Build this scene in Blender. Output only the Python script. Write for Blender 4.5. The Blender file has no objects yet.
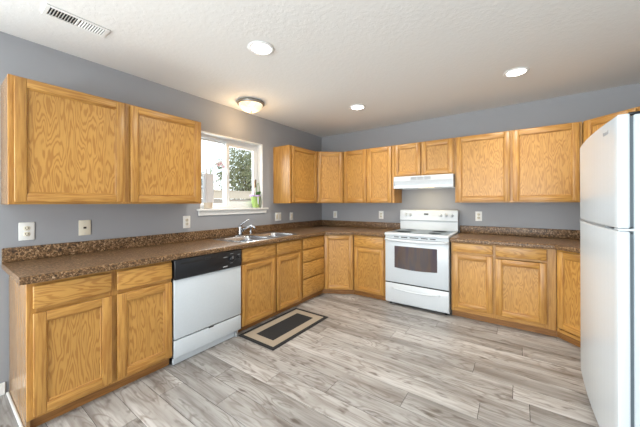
import bpy, bmesh, math, random
from mathutils import Vector, Matrix
random.seed(7)
S = bpy.context.scene
COL = S.collection
PI = math.pi

# ------------------------------------------------------------------ camera, world, lights, exposure
cam_d = bpy.data.cameras.new('camera'); cam = bpy.data.objects.new('camera', cam_d); COL.objects.link(cam)
cam_d.sensor_width = 36.0; cam_d.lens = 277.34 * 36.0 / 640.0; cam_d.clip_start = 0.05
cam_d.shift_y = -(213.5 - 203.01) / 640.0
cam.matrix_world = (Matrix.Translation((2.9165, -4.1462, 1.3232)) @ Matrix.Rotation(0.6194, 4, 'Z')
                    @ Matrix.Rotation(PI / 2, 4, 'X') @ Matrix.Rotation(-0.0034, 4, 'Z'))
S.camera = cam
S.view_settings.view_transform = 'Standard'; S.view_settings.look = 'None'
S.view_settings.gamma = 1.0; S.view_settings.use_curve_mapping = False
S.view_settings.exposure = 0.07

W = bpy.data.worlds.new('overcast_sky'); S.world = W; W.use_nodes = True
wn = W.node_tree.nodes; wl = W.node_tree.links
bg = wn['Background']; bg.inputs['Strength'].default_value = 2.2
tc = wn.new('ShaderNodeTexCoord'); mp = wn.new('ShaderNodeMapping'); mp.inputs['Scale'].default_value = (1, 1, 2.5)
nz = wn.new('ShaderNodeTexNoise'); nz.inputs['Scale'].default_value = 2.2; nz.inputs['Detail'].default_value = 5
rp = wn.new('ShaderNodeValToRGB')
rp.color_ramp.elements[0].position = .38; rp.color_ramp.elements[0].color = (.72, .80, .88, 1)
rp.color_ramp.elements[1].position = .58; rp.color_ramp.elements[1].color = (.95, .97, 1, 1)
wl.new(tc.outputs['Generated'], mp.inputs['Vector']); wl.new(mp.outputs['Vector'], nz.inputs['Vector'])
wl.new(nz.outputs['Fac'], rp.inputs['Fac']); wl.new(rp.outputs['Color'], bg.inputs['Color'])

def area(name, loc, target, sx, sy, power, color, spread=PI):
    d = bpy.data.lights.new(name, 'AREA'); d.shape = 'RECTANGLE'; d.size = sx; d.size_y = sy
    d.energy = power; d.color = color; d.spread = spread
    o = bpy.data.objects.new(name, d); COL.objects.link(o); o.location = loc
    o.rotation_euler = (Vector(target) - Vector(loc)).to_track_quat('-Z', 'Y').to_euler()
    return o
# fill from an added rear door and side window; daylight through the kitchen window
area('fill_added_rear_door', (2.6, -7.75, 1.05), (2.2, -3.5, 2.9), 2.2, 2.0, 185, (.94, .97, 1.0))
area('fill_added_side_window', (-.22, -5.75, 1.45), (3.0, -4.6, 2.6), 2.2, 1.5, 165, (.94, .97, 1.0))
area('daylight_kitchen_window', (-.55, -1.9, 1.85), (1.2, -2.0, 1.0), 1.1, .9, 32, (.93, .97, 1.0))

RECESSED_POWER = 12
DOME_EMIT = 9.0

# ------------------------------------------------------------------ materials
def nt(name):
    m = bpy.data.materials.new(name); m.use_nodes = True
    n = m.node_tree.nodes; l = m.node_tree.links
    return m, n, l, n['Principled BSDF']
def inp(b, **k):
    for a, v in k.items():
        b.inputs[a.replace('_', ' ')].default_value = v
def math_(n, l, op, a, b=None, c=None):
    x = n.new('ShaderNodeMath'); x.operation = op
    for i, v in enumerate((a, b, c)):
        if v is None: continue
        if isinstance(v, (int, float)): x.inputs[i].default_value = v
        else: l.new(v, x.inputs[i])
    return x.outputs[0]
def ramp(n, l, fac, stops):
    r = n.new('ShaderNodeValToRGB'); e = r.color_ramp.elements
    while len(e) < len(stops): e.new(.5)
    for i, (p, c) in enumerate(stops):
        e[i].position = p; e[i].color = (*c, 1)
    l.new(fac, r.inputs['Fac']); return r.outputs['Color']
def noise(n, l, vec, scale, detail=2, rough=.5, dist=0):
    x = n.new('ShaderNodeTexNoise'); x.inputs['Scale'].default_value = scale
    x.inputs['Detail'].default_value = detail; x.inputs['Roughness'].default_value = rough
    x.inputs['Distortion'].default_value = dist
    l.new(vec, x.inputs['Vector']); return x.outputs['Fac']
def mix(n, l, fac, a, b, mode='MIX'):
    x = n.new('ShaderNodeMix'); x.data_type = 'RGBA'; x.blend_type = mode
    for s, v in ((x.inputs[0], fac), (x.inputs[6], a), (x.inputs[7], b)):
        if isinstance(v, (int, float)): s.default_value = v
        elif isinstance(v, tuple): s.default_value = (*v, 1)
        else: l.new(v, s)
    return x.outputs[2]
def comb(n, l, x, y, z):
    c = n.new('ShaderNodeCombineXYZ')
    for i, v in enumerate((x, y, z)):
        if isinstance(v, (int, float)): c.inputs[i].default_value = v
        else: l.new(v, c.inputs[i])
    return c.outputs[0]
def bump(n, l, b, h, strength, dist=.002):
    x = n.new('ShaderNodeBump'); x.inputs['Strength'].default_value = strength; x.inputs['Distance'].default_value = dist
    l.new(h, x.inputs['Height']); l.new(x.outputs[0], b.inputs['Normal'])
def objcoord(n, l):
    t = n.new('ShaderNodeTexCoord'); s = n.new('ShaderNodeSeparateXYZ'); l.new(t.outputs['Object'], s.inputs[0])
    return t.outputs['Object'], s.outputs

def plain(name, col, rough=.5, metal=0, spec=.5, bumpy=0, bscale=60):
    m, n, l, b = nt(name)
    inp(b, Base_Color=(*col, 1), Roughness=rough, Metallic=metal)
    b.inputs['Specular IOR Level'].default_value = spec
    v, _ = objcoord(n, l)
    f = noise(n, l, v, bscale, 3)
    c = mix(n, l, f, tuple(x * .96 for x in col), tuple(min(1, x * 1.04) for x in col))
    l.new(c, b.inputs['Base Color'])
    if bumpy: bump(n, l, b, f, bumpy)
    return m

OAK_L, OAK_D = (.590, .318, .080), (.370, .160, .032)
def oak(name, along='z', wild=0.0, light=OAK_L, dark=OAK_D, rough=.36):
    m, n, l, b = nt(name)
    v, s = objcoord(n, l)
    oi = n.new('ShaderNodeObjectInfo'); rnd = oi.outputs['Random']
    if along == 'z': u = math_(n, l, 'ADD', s[0], s[1]); g = s[2]
    else: u = math_(n, l, 'ADD', s[2], s[1]); g = s[0]
    u = math_(n, l, 'ADD', u, math_(n, l, 'MULTIPLY', rnd, 37.0))
    g = math_(n, l, 'ADD', g, math_(n, l, 'MULTIPLY', rnd, 91.0))
    if wild:
        vec = comb(n, l, math_(n, l, 'MULTIPLY', u, 13.0), 0.0, math_(n, l, 'MULTIPLY', g, 2.3))
        a = noise(n, l, vec, 1.0, 2.3, .40, .1)
        jag = noise(n, l, comb(n, l, math_(n, l, 'MULTIPLY', u, 120.0), 5.0, math_(n, l, 'MULTIPLY', g, 7.0)), 1.0, 2)
        a = math_(n, l, 'ADD', a, math_(n, l, 'MULTIPLY', jag, .045))
        rings = math_(n, l, 'PINGPONG', math_(n, l, 'MULTIPLY', a, 32 * wild), 1.0)
        fac = ramp(n, l, rings, [(0, (0, 0, 0)), (.45, (.10, .10, .10)), (.72, (.9, .9, .9)), (1, (1, 1, 1))])
        fac = math_(n, l, 'MULTIPLY', fac, .78)
    else:
        vec = comb(n, l, math_(n, l, 'MULTIPLY', u, 62.0), 0.0, math_(n, l, 'MULTIPLY', g, 4.0))
        a = noise(n, l, vec, 1.0, 3, .55, .8)
        fac = ramp(n, l, a, [(.38, (0, 0, 0)), (.62, (.85, .85, .85))])
    pv = comb(n, l, math_(n, l, 'MULTIPLY', u, 330.0), 0.0, math_(n, l, 'MULTIPLY', g, 14.0))
    pores = noise(n, l, pv, 1.0, 2)
    lo = noise(n, l, comb(n, l, math_(n, l, 'MULTIPLY', u, 3.0), 3.0, math_(n, l, 'MULTIPLY', g, .8)), 1.0, 1)
    c = mix(n, l, fac, light, dark)
    c = mix(n, l, math_(n, l, 'MULTIPLY', pores, .38), c, tuple(x * .55 for x in dark))
    c = mix(n, l, .5, c, ramp(n, l, lo, [(.3, tuple(x * .86 for x in light)), (.7, tuple(min(1, x * 1.12) for x in light))]), 'MIX') if False else c
    hsv = n.new('ShaderNodeHueSaturation'); l.new(c, hsv.inputs['Color'])
    l.new(math_(n, l, 'ADD', math_(n, l, 'MULTIPLY', lo, .5), .78), hsv.inputs['Value'])
    l.new(hsv.outputs[0], b.inputs['Base Color'])
    inp(b, Roughness=rough)
    bump(n, l, b, pores, .06, .0006)
    return m

def granite():
    m, n, l, b = nt('brown_granite_laminate')
    t = n.new('ShaderNodeTexCoord'); v = t.outputs['Object']
    a = noise(n, l, v, 74, 3, .7, .5)
    c = ramp(n, l, a, [(.36, (.020, .014, .010)), (.44, (.085, .045, .020)), (.52, (.185, .105, .048)), (.60, (.36, .225, .120)), (.70, (.56, .42, .28))])
    k = noise(n, l, v, 30, 3, .6)
    c = mix(n, l, ramp(n, l, k, [(.44, (0, 0, 0)), (.64, (.40, .40, .40))]), c, (.155, .080, .036))
    w = n.new('ShaderNodeTexVoronoi'); w.inputs['Scale'].default_value = 75; l.new(v, w.inputs['Vector'])
    c = mix(n, l, ramp(n, l, w.outputs['Distance'], [(.10, (.75, .75, .75)), (.24, (0, 0, 0))]), c, (.020, .014, .012))
    l.new(c, b.inputs['Base Color']); inp(b, Roughness=.34); b.inputs['Specular IOR Level'].default_value = .3
    return m

def floor_mat():
    m, n, l, b = nt('grey_weathered_oak_plank')
    v, s = objcoord(n, l)
    at = n.new('ShaderNodeAttribute'); at.attribute_name = 'plank'; r = at.outputs['Fac']
    px = math_(n, l, 'ADD', s[0], math_(n, l, 'MULTIPLY', r, 53.0))
    py = math_(n, l, 'ADD', s[1], math_(n, l, 'MULTIPLY', r, 17.0))
    big = noise(n, l, comb(n, l, math_(n, l, 'MULTIPLY', px, 1.7), math_(n, l, 'MULTIPLY', py, 8.0), r), 1.0, 2.2, .45, .3)
    rings = math_(n, l, 'PINGPONG', math_(n, l, 'MULTIPLY', big, 22.0), 1.0)
    rmask = noise(n, l, comb(n, l, math_(n, l, 'MULTIPLY', px, 1.5), math_(n, l, 'MULTIPLY', py, 5.0), 3.0), 1.0, 1)
    streak = noise(n, l, comb(n, l, math_(n, l, 'MULTIPLY', px, 3.2), math_(n, l, 'MULTIPLY', py, 60.0), r), 1.0, 4, .6)
    tone = noise(n, l, comb(n, l, math_(n, l, 'MULTIPLY', px, 1.1), math_(n, l, 'MULTIPLY', py, 9.0), 9.0), 1.0, 2.5, .55)
    blot = noise(n, l, comb(n, l, math_(n, l, 'MULTIPLY', px, 6.5), math_(n, l, 'MULTIPLY', py, 19.0), 7.0), 1.0, 2, .5)
    c = ramp(n, l, tone, [(.30, (.215, .200, .188)), (.46, (.350, .338, .325)), (.64, (.485, .478, .468))])
    c = mix(n, l, ramp(n, l, streak, [(.34, (.5, .5, .5)), (.52, (0, 0, 0))]), c, (.165, .140, .122))
    rf = math_(n, l, 'MULTIPLY', ramp(n, l, rings, [(.5, (0, 0, 0)), (1.0, (.6, .6, .6))]), ramp(n, l, rmask, [(.36, (0, 0, 0)), (.52, (1, 1, 1))]))
    c = mix(n, l, rf, c, (.16, .132, .112))
    bf = ramp(n, l, blot, [(.60, (0, 0, 0)), (.74, (.9, .9, .9))])
    c = mix(n, l, bf, c, (.105, .085, .072))
    hsv = n.new('ShaderNodeHueSaturation'); l.new(c, hsv.inputs['Color'])
    l.new(math_(n, l, 'ADD', math_(n, l, 'MULTIPLY', r, .40), .80), hsv.inputs['Value'])
    l.new(hsv.outputs[0], b.inputs['Base Color'])
    inp(b, Roughness=.38)
    bump(n, l, b, streak, .06, .0006)
    return m

def textured(name, col, scale, strength, dist, rough=.85):
    m, n, l, b = nt(name)
    t = n.new('ShaderNodeTexCoord'); v = t.outputs['Object']
    a = noise(n, l, v, scale, 4, .55)
    h = ramp(n, l, a, [(.46, (0, 0, 0)), (.58, (1, 1, 1))])
    inp(b, Base_Color=(*col, 1), Roughness=rough); b.inputs['Specular IOR Level'].default_value = .25
    bump(n, l, b, h, strength, dist)
    return m

def emitter(name, col, strength):
    m, n, l, b = nt(name)
    inp(b, Base_Color=(*col, 1), Emission_Color=(*col, 1), Emission_Strength=strength, Roughness=.4)
    return m

def dome_glass():
    m, n, l, b = nt('lit_alabaster_glass')
    v, _ = objcoord(n, l)
    a = noise(n, l, v, 9, 3, .6, 1.0)
    c = ramp(n, l, a, [(.35, (1.0, .72, .42)), (.6, (1.0, .90, .74))])
    l.new(c, b.inputs['Emission Color']); l.new(c, b.inputs['Base Color'])
    inp(b, Emission_Strength=DOME_EMIT * .085, Roughness=.3)
    return m

def pane():
    m = bpy.data.materials.new('clear_window_glass'); m.use_nodes = True
    n = m.node_tree.nodes; l = m.node_tree.links; n.clear()
    o = n.new('ShaderNodeOutputMaterial'); x = n.new('ShaderNodeMixShader')
    t = n.new('ShaderNodeBsdfTransparent'); t.inputs[0].default_value = (.96, .98, .97, 1)
    g = n.new('ShaderNodeBsdfGlossy'); g.inputs['Roughness'].default_value = .02
    f = n.new('ShaderNodeFresnel'); f.inputs['IOR'].default_value = 1.35
    gm = n.new('ShaderNodeNewGeometry')
    k = math_(n, l, 'MULTIPLY', f.outputs[0], math_(n, l, 'SUBTRACT', 1.0, gm.outputs['Backfacing']))   # reflect at the outer faces only
    l.new(k, x.inputs[0]); l.new(t.outputs[0], x.inputs[1]); l.new(g.outputs[0], x.inputs[2]); l.new(x.outputs[0], o.inputs[0])
    return m

def foliage(name, a, b_):
    m, n, l, b = nt(name)
    v, _ = objcoord(n, l)
    f = noise(n, l, v, 3.5, 3)
    l.new(ramp(n, l, f, [(.3, a), (.7, b_)]), b.inputs['Base Color']); inp(b, Roughness=.6)
    return m

def oven_glass():
    m, n, l, b = nt('dark_oven_glass')
    v, s = objcoord(n, l)
    f = noise(n, l, comb(n, l, math_(n, l, 'MULTIPLY', s[0], 9.0), 0, math_(n, l, 'MULTIPLY', s[2], 1.5)), 1.0, 2)
    l.new(ramp(n, l, f, [(.3, (.060, .050, .075)), (.5, (.105, .075, .062)), (.7, (.050, .058, .085))]), b.inputs['Base Color'])
    inp(b, Roughness=.12)
    return m

M = dict(
    oak_v=oak('oak_straight_vertical'), oak_h=oak('oak_straight_horizontal', 'x'),
    oak_p=oak('oak_veneer_cathedral', wild=1.0), oak_hp=oak('oak_drawer_front', 'x', wild=.7),
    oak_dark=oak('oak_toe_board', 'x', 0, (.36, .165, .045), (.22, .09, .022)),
    oak_side=oak('oak_print_side_panel', 'z', 0, (.39, .225, .095), (.32, .175, .068), .24),
    granite=granite(), floor=floor_mat(),
    wall=textured('grey_wall_paint', (.342, .350, .369), 55, .08, .0010),
    ceiling=textured('knockdown_ceiling', (.80, .80, .785), 34, .24, .0018),
    trim=plain('white_painted_trim', (.82, .82, .80), .4),
    vinyl=plain('white_vinyl', (.86, .87, .87), .35),
    enamel=plain('white_enamel', (.63, .67, .70), .22), enamel2=plain('white_door_enamel', (.59, .64, .68), .25),
    fridge=plain('white_pebbled_enamel', (.65, .71, .755), .22, bumpy=.015, bscale=160),
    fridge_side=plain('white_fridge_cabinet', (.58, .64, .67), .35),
    gasket=plain('grey_gasket', (.11, .14, .16), .6), black=plain('black_plastic', (.010, .011, .014), .32),
    darkgap=plain('dark_recess', (.012, .011, .010), .8), grey=plain('grey_plastic', (.30, .31, .32), .5),
    silver=plain('silver_print', (.62, .64, .66), .4), ceran=plain('grey_ceramic_glass', (.15, .19, .23), .32, spec=.25),
    oven=oven_glass(), ring=plain('pale_grey_print', (.24, .27, .30), .4), chrome=plain('chrome', (.50, .52, .55), .14, 1), steel=plain('brushed_steel', (.50, .51, .53), .27, 1),
    nickel=plain('brushed_nickel', (.38, .37, .35), .35, 1), plate_w=plain('white_plate', (.83, .83, .80), .35),
    plate_a=plain('almond_plate', (.74, .69, .56), .35), slot=plain('dark_slot', (.03, .025, .02), .6),
    lens=emitter('lit_lens', (1.0, .95, .88), 8.0), hoodlens=emitter('lit_hood_lens', (1.0, .72, .30), 1.6),
    dome=dome_glass(), glass=pane(),
    charcoal=plain('charcoal_weave', (.019, .020, .022), .95, bumpy=.5, bscale=260), tan=plain('tan_weave', (.37, .315, .245), .95, bumpy=.5, bscale=260),
    beige=plain('beige_ceramic', (.66, .56, .44), .5), soil=plain('brown_bark', (.22, .10, .035), .9, bumpy=.6, bscale=90),
    paper=plain('white_paper', (.76, .78, .82), .6), stem=plain('green_stem', (.16, .24, .07), .6),
    petal=plain('white_pink_petal', (.88, .82, .86), .6), petal2=plain('magenta_petal', (.55, .10, .26), .6),
    lilac=plain('lilac_petal', (.58, .40, .72), .7), green=plain('lime_green_pot', (.36, .50, .15), .4),
    leaf=plain('leaf_green', (.055, .17, .03), .5), ribbon=plain('lilac_ribbon', (.80, .76, .88), .5),
    wood=plain('brown_stick', (.14, .07, .03), .7), ochre=plain('ochre_stick', (.62, .34, .08), .7),
    fence=plain('weathered_tan_board', (.62, .52, .42), .85), fence2=plain('weathered_grey_board', (.42, .36, .31), .85),
    ground=plain('pale_gravel', (.40, .38, .33), .95, bumpy=.4, bscale=12), bark=plain('tree_bark', (.12, .09, .07), .9),
    leaves=foliage('olive_leaves', (.17, .19, .10), (.36, .37, .22)), leaves2=foliage('blue_green_leaves', (.22, .26, .24), (.40, .44, .42)),
    dirt=plain('orange_house_siding', (.5, .4, .3), .8),
)

# ------------------------------------------------------------------ mesh building
class MB:
    def __init__(self):
        self.bm = bmesh.new(); self.mats = []
    def mi(self, m):
        m = M[m] if isinstance(m, str) else m
        if m not in self.mats: self.mats.append(m)
        return self.mats.index(m)
    def merge(self, t, mat, smooth=False):
        i = self.mi(mat)
        for f in t.faces: f.material_index = i; f.smooth = smooth
        me = bpy.data.meshes.new('tmp'); t.to_mesh(me); t.free()
        self.bm.from_mesh(me); bpy.data.meshes.remove(me)
        return self
    def box(self, x0, x1, y0, y1, z0, z1, mat, bev=0, seg=1, mtx=None):
        t = bmesh.new(); bmesh.ops.create_cube(t, size=1)
        for v in t.verts:
            v.co = ((x0 + x1) / 2 + v.co.x * (x1 - x0), (y0 + y1) / 2 + v.co.y * (y1 - y0), (z0 + z1) / 2 + v.co.z * (z1 - z0))
        if bev: bmesh.ops.bevel(t, geom=t.edges[:], offset=bev, segments=seg, affect='EDGES', profile=.5)
        if mtx is not None: bmesh.ops.transform(t, matrix=mtx, verts=t.verts[:])
        return self.merge(t, mat, seg > 1)
    def prism(self, poly, z0, z1, mat, axis='z', bev=0, seg=2, smooth=False):
        t = bmesh.new()
        def P(a, b, c): return {'z': (a, b, c), 'x': (c, a, b), 'y': (a, c, b)}[axis]
        lo = [t.verts.new(P(a, b, z0)) for a, b in poly]; hi = [t.verts.new(P(a, b, z1)) for a, b in poly]
        n = len(poly)
        t.faces.new(lo[::-1]); t.faces.new(hi)
        for i in range(n): t.faces.new((lo[i], lo[(i + 1) % n], hi[(i + 1) % n], hi[i]))
        bmesh.ops.recalc_face_normals(t, faces=t.faces[:])
        if bev: bmesh.ops.bevel(t, geom=t.edges[:], offset=bev, segments=seg, affect='EDGES', profile=.5)
        return self.merge(t, mat, smooth)
    def lathe(self, prof, c, mat, seg=24, axis='z', smooth=True):
        t = bmesh.new(); rings = []
        for r, h in prof:
            ring = []
            for k in range(seg):
                a = 2 * PI * k / seg; x, y = r * math.cos(a), r * math.sin(a)
                p = {'z': (x, y, h), 'x': (h, x, y), 'y': (x, h, y)}[axis]
                ring.append(t.verts.new((c[0] + p[0], c[1] + p[1], c[2] + p[2])))
            rings.append(ring)
        for a, b in zip(rings, rings[1:]):
            for k in range(seg): t.faces.new((a[k], a[(k + 1) % seg], b[(k + 1) % seg], b[k]))
        if prof[0][0] > 1e-6: t.faces.new(rings[0][::-1])
        if prof[-1][0] > 1e-6: t.faces.new(rings[-1])
        bmesh.ops.remove_doubles(t, verts=t.verts[:], dist=1e-6)
        bmesh.ops.recalc_face_normals(t, faces=t.faces[:])
        return self.merge(t, mat, smooth)
    def tube(self, pts, r, mat, seg=10):
        t = bmesh.new(); pts = [Vector(p) for p in pts]; rs = r if isinstance(r, (list, tuple)) else [r] * len(pts)
        rings = []; ref = None
        for i, p in enumerate(pts):
            d = (pts[min(i + 1, len(pts) - 1)] - pts[max(i - 1, 0)]).normalized()
            if ref is None: ref = d.orthogonal().normalized()
            ref = (ref - d * ref.dot(d)).normalized(); q = d.cross(ref)
            rings.append([t.verts.new(p + rs[i] * (ref * math.cos(2 * PI * k / seg) + q * math.sin(2 * PI * k / seg))) for k in range(seg)])
        for a, b in zip(rings, rings[1:]):
            for k in range(seg): t.faces.new((a[k], a[(k + 1) % seg], b[(k + 1) % seg], b[k]))
        t.faces.new(rings[0][::-1]); t.faces.new(rings[-1])
        bmesh.ops.recalc_face_normals(t, faces=t.faces[:])
        return self.merge(t, mat, True)
    def ball(self, c, r, mat, sub=2, scale=(1, 1, 1), jit=0, seed=0):
        t = bmesh.new(); bmesh.ops.create_icosphere(t, subdivisions=sub, radius=r); rr = random.Random(seed)
        for v in t.verts:
            k = 1 + rr.uniform(-jit, jit)
            v.co = Vector((v.co.x * scale[0] * k, v.co.y * scale[1] * k, v.co.z * scale[2] * k)) + Vector(c)
        return self.merge(t, mat, True)
    def loft(self, loops, mat, cap_end=True, cap_start=False, smooth=True):
        t = bmesh.new(); rings = [[t.verts.new(p) for p in lp] for lp in loops]; n = len(loops[0])
        for a, b in zip(rings, rings[1:]):
            for k in range(n): t.faces.new((a[k], a[(k + 1) % n], b[(k + 1) % n], b[k]))
        if cap_end: t.faces.new(rings[-1])
        if cap_start: t.faces.new(rings[0][::-1])
        bmesh.ops.recalc_face_normals(t, faces=t.faces[:])
        return self.merge(t, mat, smooth)
    def sheet(self, loops, z, mat, up=True):
        t = bmesh.new(); es = []
        for lp in loops:
            vs = [t.verts.new((x, y, z)) for x, y in lp]
            for i in range(len(vs)): es.append(t.edges.new((vs[i], vs[(i + 1) % len(vs)])))
        bmesh.ops.triangle_fill(t, use_beauty=True, edges=es)
        for f in t.faces:
            f.normal_update()
            if (f.normal.z > 0) != up: f.normal_flip()
        return self.merge(t, mat)
    def build(self, name, parent=None, loc=None, smooth_angle=False):
        me = bpy.data.meshes.new(name); self.bm.to_mesh(me); self.bm.free()
        for m in self.mats: me.materials.append(m)
        o = bpy.data.objects.new(name, me); COL.objects.link(o)
        if parent is not None: o.parent = parent
        if loc: o.location = loc
        return o

def tag(o, label=None, cat=None, group=None, kind=None):
    if label: o['label'] = label
    if cat: o['category'] = cat
    if group: o['group'] = group
    if kind: o['kind'] = kind
    return o
def thing(name, label, cat, loc=(0, 0, 0), rz=0, group=None):
    o = bpy.data.objects.new(name, None); COL.objects.link(o); o.location = loc; o.rotation_euler = (0, 0, rz)
    o.empty_display_size = .05
    return tag(o, label, cat, group)
def copy_tree(o, parent=None):
    c = o.copy(); COL.objects.link(c)
    if parent is not None: c.parent = parent
    for ch in [x for x in bpy.data.objects if x.parent == o]: copy_tree(ch, c)
    return c
def rrect(x0, x1, y0, y1, r, n=6):
    pts = []
    for cx, cy, a0 in ((x1 - r, y1 - r, 0), (x0 + r, y1 - r, 90), (x0 + r, y0 + r, 180), (x1 - r, y0 + r, 270)):
        for k in range(n + 1):
            a = math.radians(a0 + 90 * k / n); pts.append((cx + r * math.cos(a), cy + r * math.sin(a)))
    return pts

# ------------------------------------------------------------------ the room
H = 2.521; XR = 4.10; YB = -7.6; T = .16
WY0, WY1, WZ0, WZ1 = -2.385, -1.443, 1.262, 2.147      # kitchen window opening

def build_floor():
    rows0, pitch = -3.577, .1705
    joints = {5: 1.40, 6: 1.82, 7: 2.29, 8: 2.71, 9: 2.975, 10: 2.885, 11: 2.627, 1: 1.9, 2: .9, 3: 1.3, 4: 1.035}
    b = MB(); b.box(-T, XR + T, YB - T, T, -.06, -.0025, 'darkgap')
    mi = b.mi('floor'); bm = b.bm
    lay = bm.faces.layers.float.new('plank')
    k0 = int((YB - rows0) / pitch) - 1; L = 1.62; g = .0014
    for k in range(k0, 23):
        y0 = rows0 + k * pitch; y1 = y0 + pitch
        y0c, y1c = max(y0, YB), min(y1, 0)
        if y1c - y0c < .005: continue
        j = joints.get(k, random.uniform(0, L)); x = j - L * math.ceil(j / L) - L
        while x < XR:
            a, c = max(x, 0), min(x + L, XR)
            if c - a > .01:
                vs = [bm.verts.new(p) for p in ((a + g, y0c + g, 0), (c - g, y0c + g, 0), (c - g, y1c - g, 0), (a + g, y1c - g, 0))]
                lo = [bm.verts.new((v.co.x, v.co.y, -.003)) for v in vs]
                r = random.random()
                f = bm.faces.new(vs); f.material_index = mi; f[lay] = r
                for i in range(4):
                    f = bm.faces.new((lo[i], lo[(i + 1) % 4], vs[(i + 1) % 4], vs[i])); f.material_index = mi; f[lay] = r
            x += L
    tag(b.build('floor'), kind='structure')
build_floor()
tag(MB().box(-T, XR + T, YB - T, T, H, H + .1, 'ceiling').build('ceiling'), kind='structure')
SY0_, SY1_, SZ0_, SZ1_ = -6.90, -4.60, .72, 2.25       # unseen second window, added behind the camera to admit more light
tag(MB().box(-T, 0, YB - T, SY0_, 0, H, 'wall').box(-T, 0, SY0_, SY1_, 0, SZ0_ - .023, 'wall').box(-T, 0, SY0_, SY1_, SZ1_, H, 'wall')
    .box(-T, 0, SY1_, WY0, 0, H, 'wall').box(-T, 0, WY1, T, 0, H, 'wall')
    .box(-T, 0, WY0, WY1, 0, WZ0 - .025, 'wall').box(-T, 0, WY0, WY1, WZ1, H, 'wall').build('wall_left'), kind='structure')
tag(MB().box(0, XR, 0, T, 0, H, 'wall').build('wall_back'), kind='structure')
tag(MB().box(XR, XR + T, YB - T, T, 0, H, 'wall').build('wall_right'), kind='structure')
w2 = thing('added_window_2', None, None, (0, SY0_, SZ0_)); w2['kind'] = 'structure'
b = MB(); a_, h_ = SY1_ - SY0_, SZ1_ - SZ0_
for p, q in ((0, .05), (a_ / 2 - .03, a_ / 2 + .03), (a_ - .05, a_)): b.box(-.15, -.09, p, q, 0, h_, 'vinyl', .004)
b.box(-.15, -.09, .05, a_ - .05, 0, .05, 'vinyl', .004).box(-.15, -.09, .05, a_ - .05, h_ - .05, h_, 'vinyl', .004)
b.build('window_frame', w2)
MB().box(-.122, -.116, .05, a_ - .05, .05, h_ - .05, 'glass').build('glass_pane', w2)
MB().box(-.158, .04, .001, a_ - .001, -.022, -.0006, 'trim', .004).build('window_sill', w2)
DX0, DX1, DZ1 = 1.45, 3.75, 2.2
tag(MB().box(0, DX0, YB - T, YB, 0, H, 'wall').box(DX1, XR, YB - T, YB, 0, H, 'wall')
    .box(DX0, DX1, YB - T, YB, DZ1, H, 'wall').build('wall_rear'), kind='structure')
# unseen rear glass door, added to let light in from behind the camera
d1 = thing('added_door_1', None, None, (DX0, YB, 0)); d1['kind'] = 'structure'
w_ = DX1 - DX0
b = MB()
for a, c in ((0, .06), (w_ / 2 - .04, w_ / 2 + .04), (w_ - .06, w_)): b.box(a, c, -.11, -.04, 0.003, DZ1, 'vinyl', .004)
b.box(0.06, w_ - .06, -.11, -.04, .003, .08, 'vinyl', .004).box(.06, w_ - .06, -.11, -.04, DZ1 - .07, DZ1, 'vinyl', .004)
b.build('door_frame', d1)
MB().box(.06, w_ - .06, -.08, -.074, .08, DZ1 - .07, 'glass').build('glass_pane', d1)

# kitchen window
w1 = thing('window_1', None, None, (0, WY0, WZ0)); w1['kind'] = 'structure'
ww, wh = WY1 - WY0, WZ1 - WZ0
MB().box(-.16, .004, 0, .012, .0, wh, 'trim').box(-.16, .004, ww - .012, ww, 0, wh, 'trim').box(-.16, .004, .012, ww - .012, wh - .012, wh, 'trim').build('jamb_lining', w1)
b = MB()
fx0, fx1 = -.155, -.085
b.box(fx0, fx1, .012, .050, .0, wh - .012, 'vinyl', .003).box(fx0, fx1, ww - .050, ww - .012, 0, wh - .012, 'vinyl', .003)
b.box(fx0, fx1, .050, ww - .050, 0, .040, 'vinyl', .003).box(fx0, fx1, .050, ww - .050, wh - .050, wh - .012, 'vinyl', .003)
b.build('window_frame', w1)
mid = .465
b = MB(); sx0, sx1 = -.112, -.078
for a, c in ((mid - .062, mid - .014), (ww - .098, ww - .052)): b.box(sx0, sx1, a, c, .042, wh - .052, 'vinyl', .003)
b.box(sx0, sx1, mid - .014, ww - .098, .042, .086, 'vinyl', .003).box(sx0, sx1, mid - .014, ww - .098, wh - .098, wh - .052, 'vinyl', .003)
sash = b.build('sliding_sash', w1)
MB().box(-.098, -.094, mid - .016, ww - .096, .084, wh - .096, 'glass').build('glass_pane', sash)
MB().box(-.080, -.060, mid - .052, mid - .030, .42, .50, 'vinyl', .004).build('latch', sash)
b = MB()
b.box(-.150, -.118, .052, .078, .042, wh - .052, 'vinyl', .003).box(-.150, -.118, mid - .066, mid - .030, .042, wh - .052, 'vinyl', .003)
b.box(-.150, -.118, .078, mid - .066, .042, .064, 'vinyl', .003).box(-.150, -.118, .078, mid - .066, wh - .074, wh - .052, 'vinyl', .003)
fs = b.build('fixed_sash', w1)
MB().box(-.136, -.132, .077, mid - .065, .063, wh - .073, 'glass').build('glass_pane', fs)
MB().box(.001, .055, -.045, ww + .062, -.024, .0, 'trim', .005, 2).box(-.158, .0015, .001, ww - .001, -.024, -.0006, 'trim').build('window_sill', w1)
MB().box(.002, .022, -.025, ww + .055, -.078, -.026, 'trim', .004).build('apron', w1)

tag(MB().box(.001, .014, YB + .01, -3.848, .001, .085, 'trim', .003).build('baseboard_left'), kind='structure')
tag(MB().box(XR - .014, XR - .001, YB + .01, -2.5, .001, .085, 'trim', .003).build('baseboard_right'), kind='structure')
tag(MB().box(.02, .615, -3.846, -3.8325, .001, .016, 'trim', .003).build('trim_1'), kind='structure')

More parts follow.
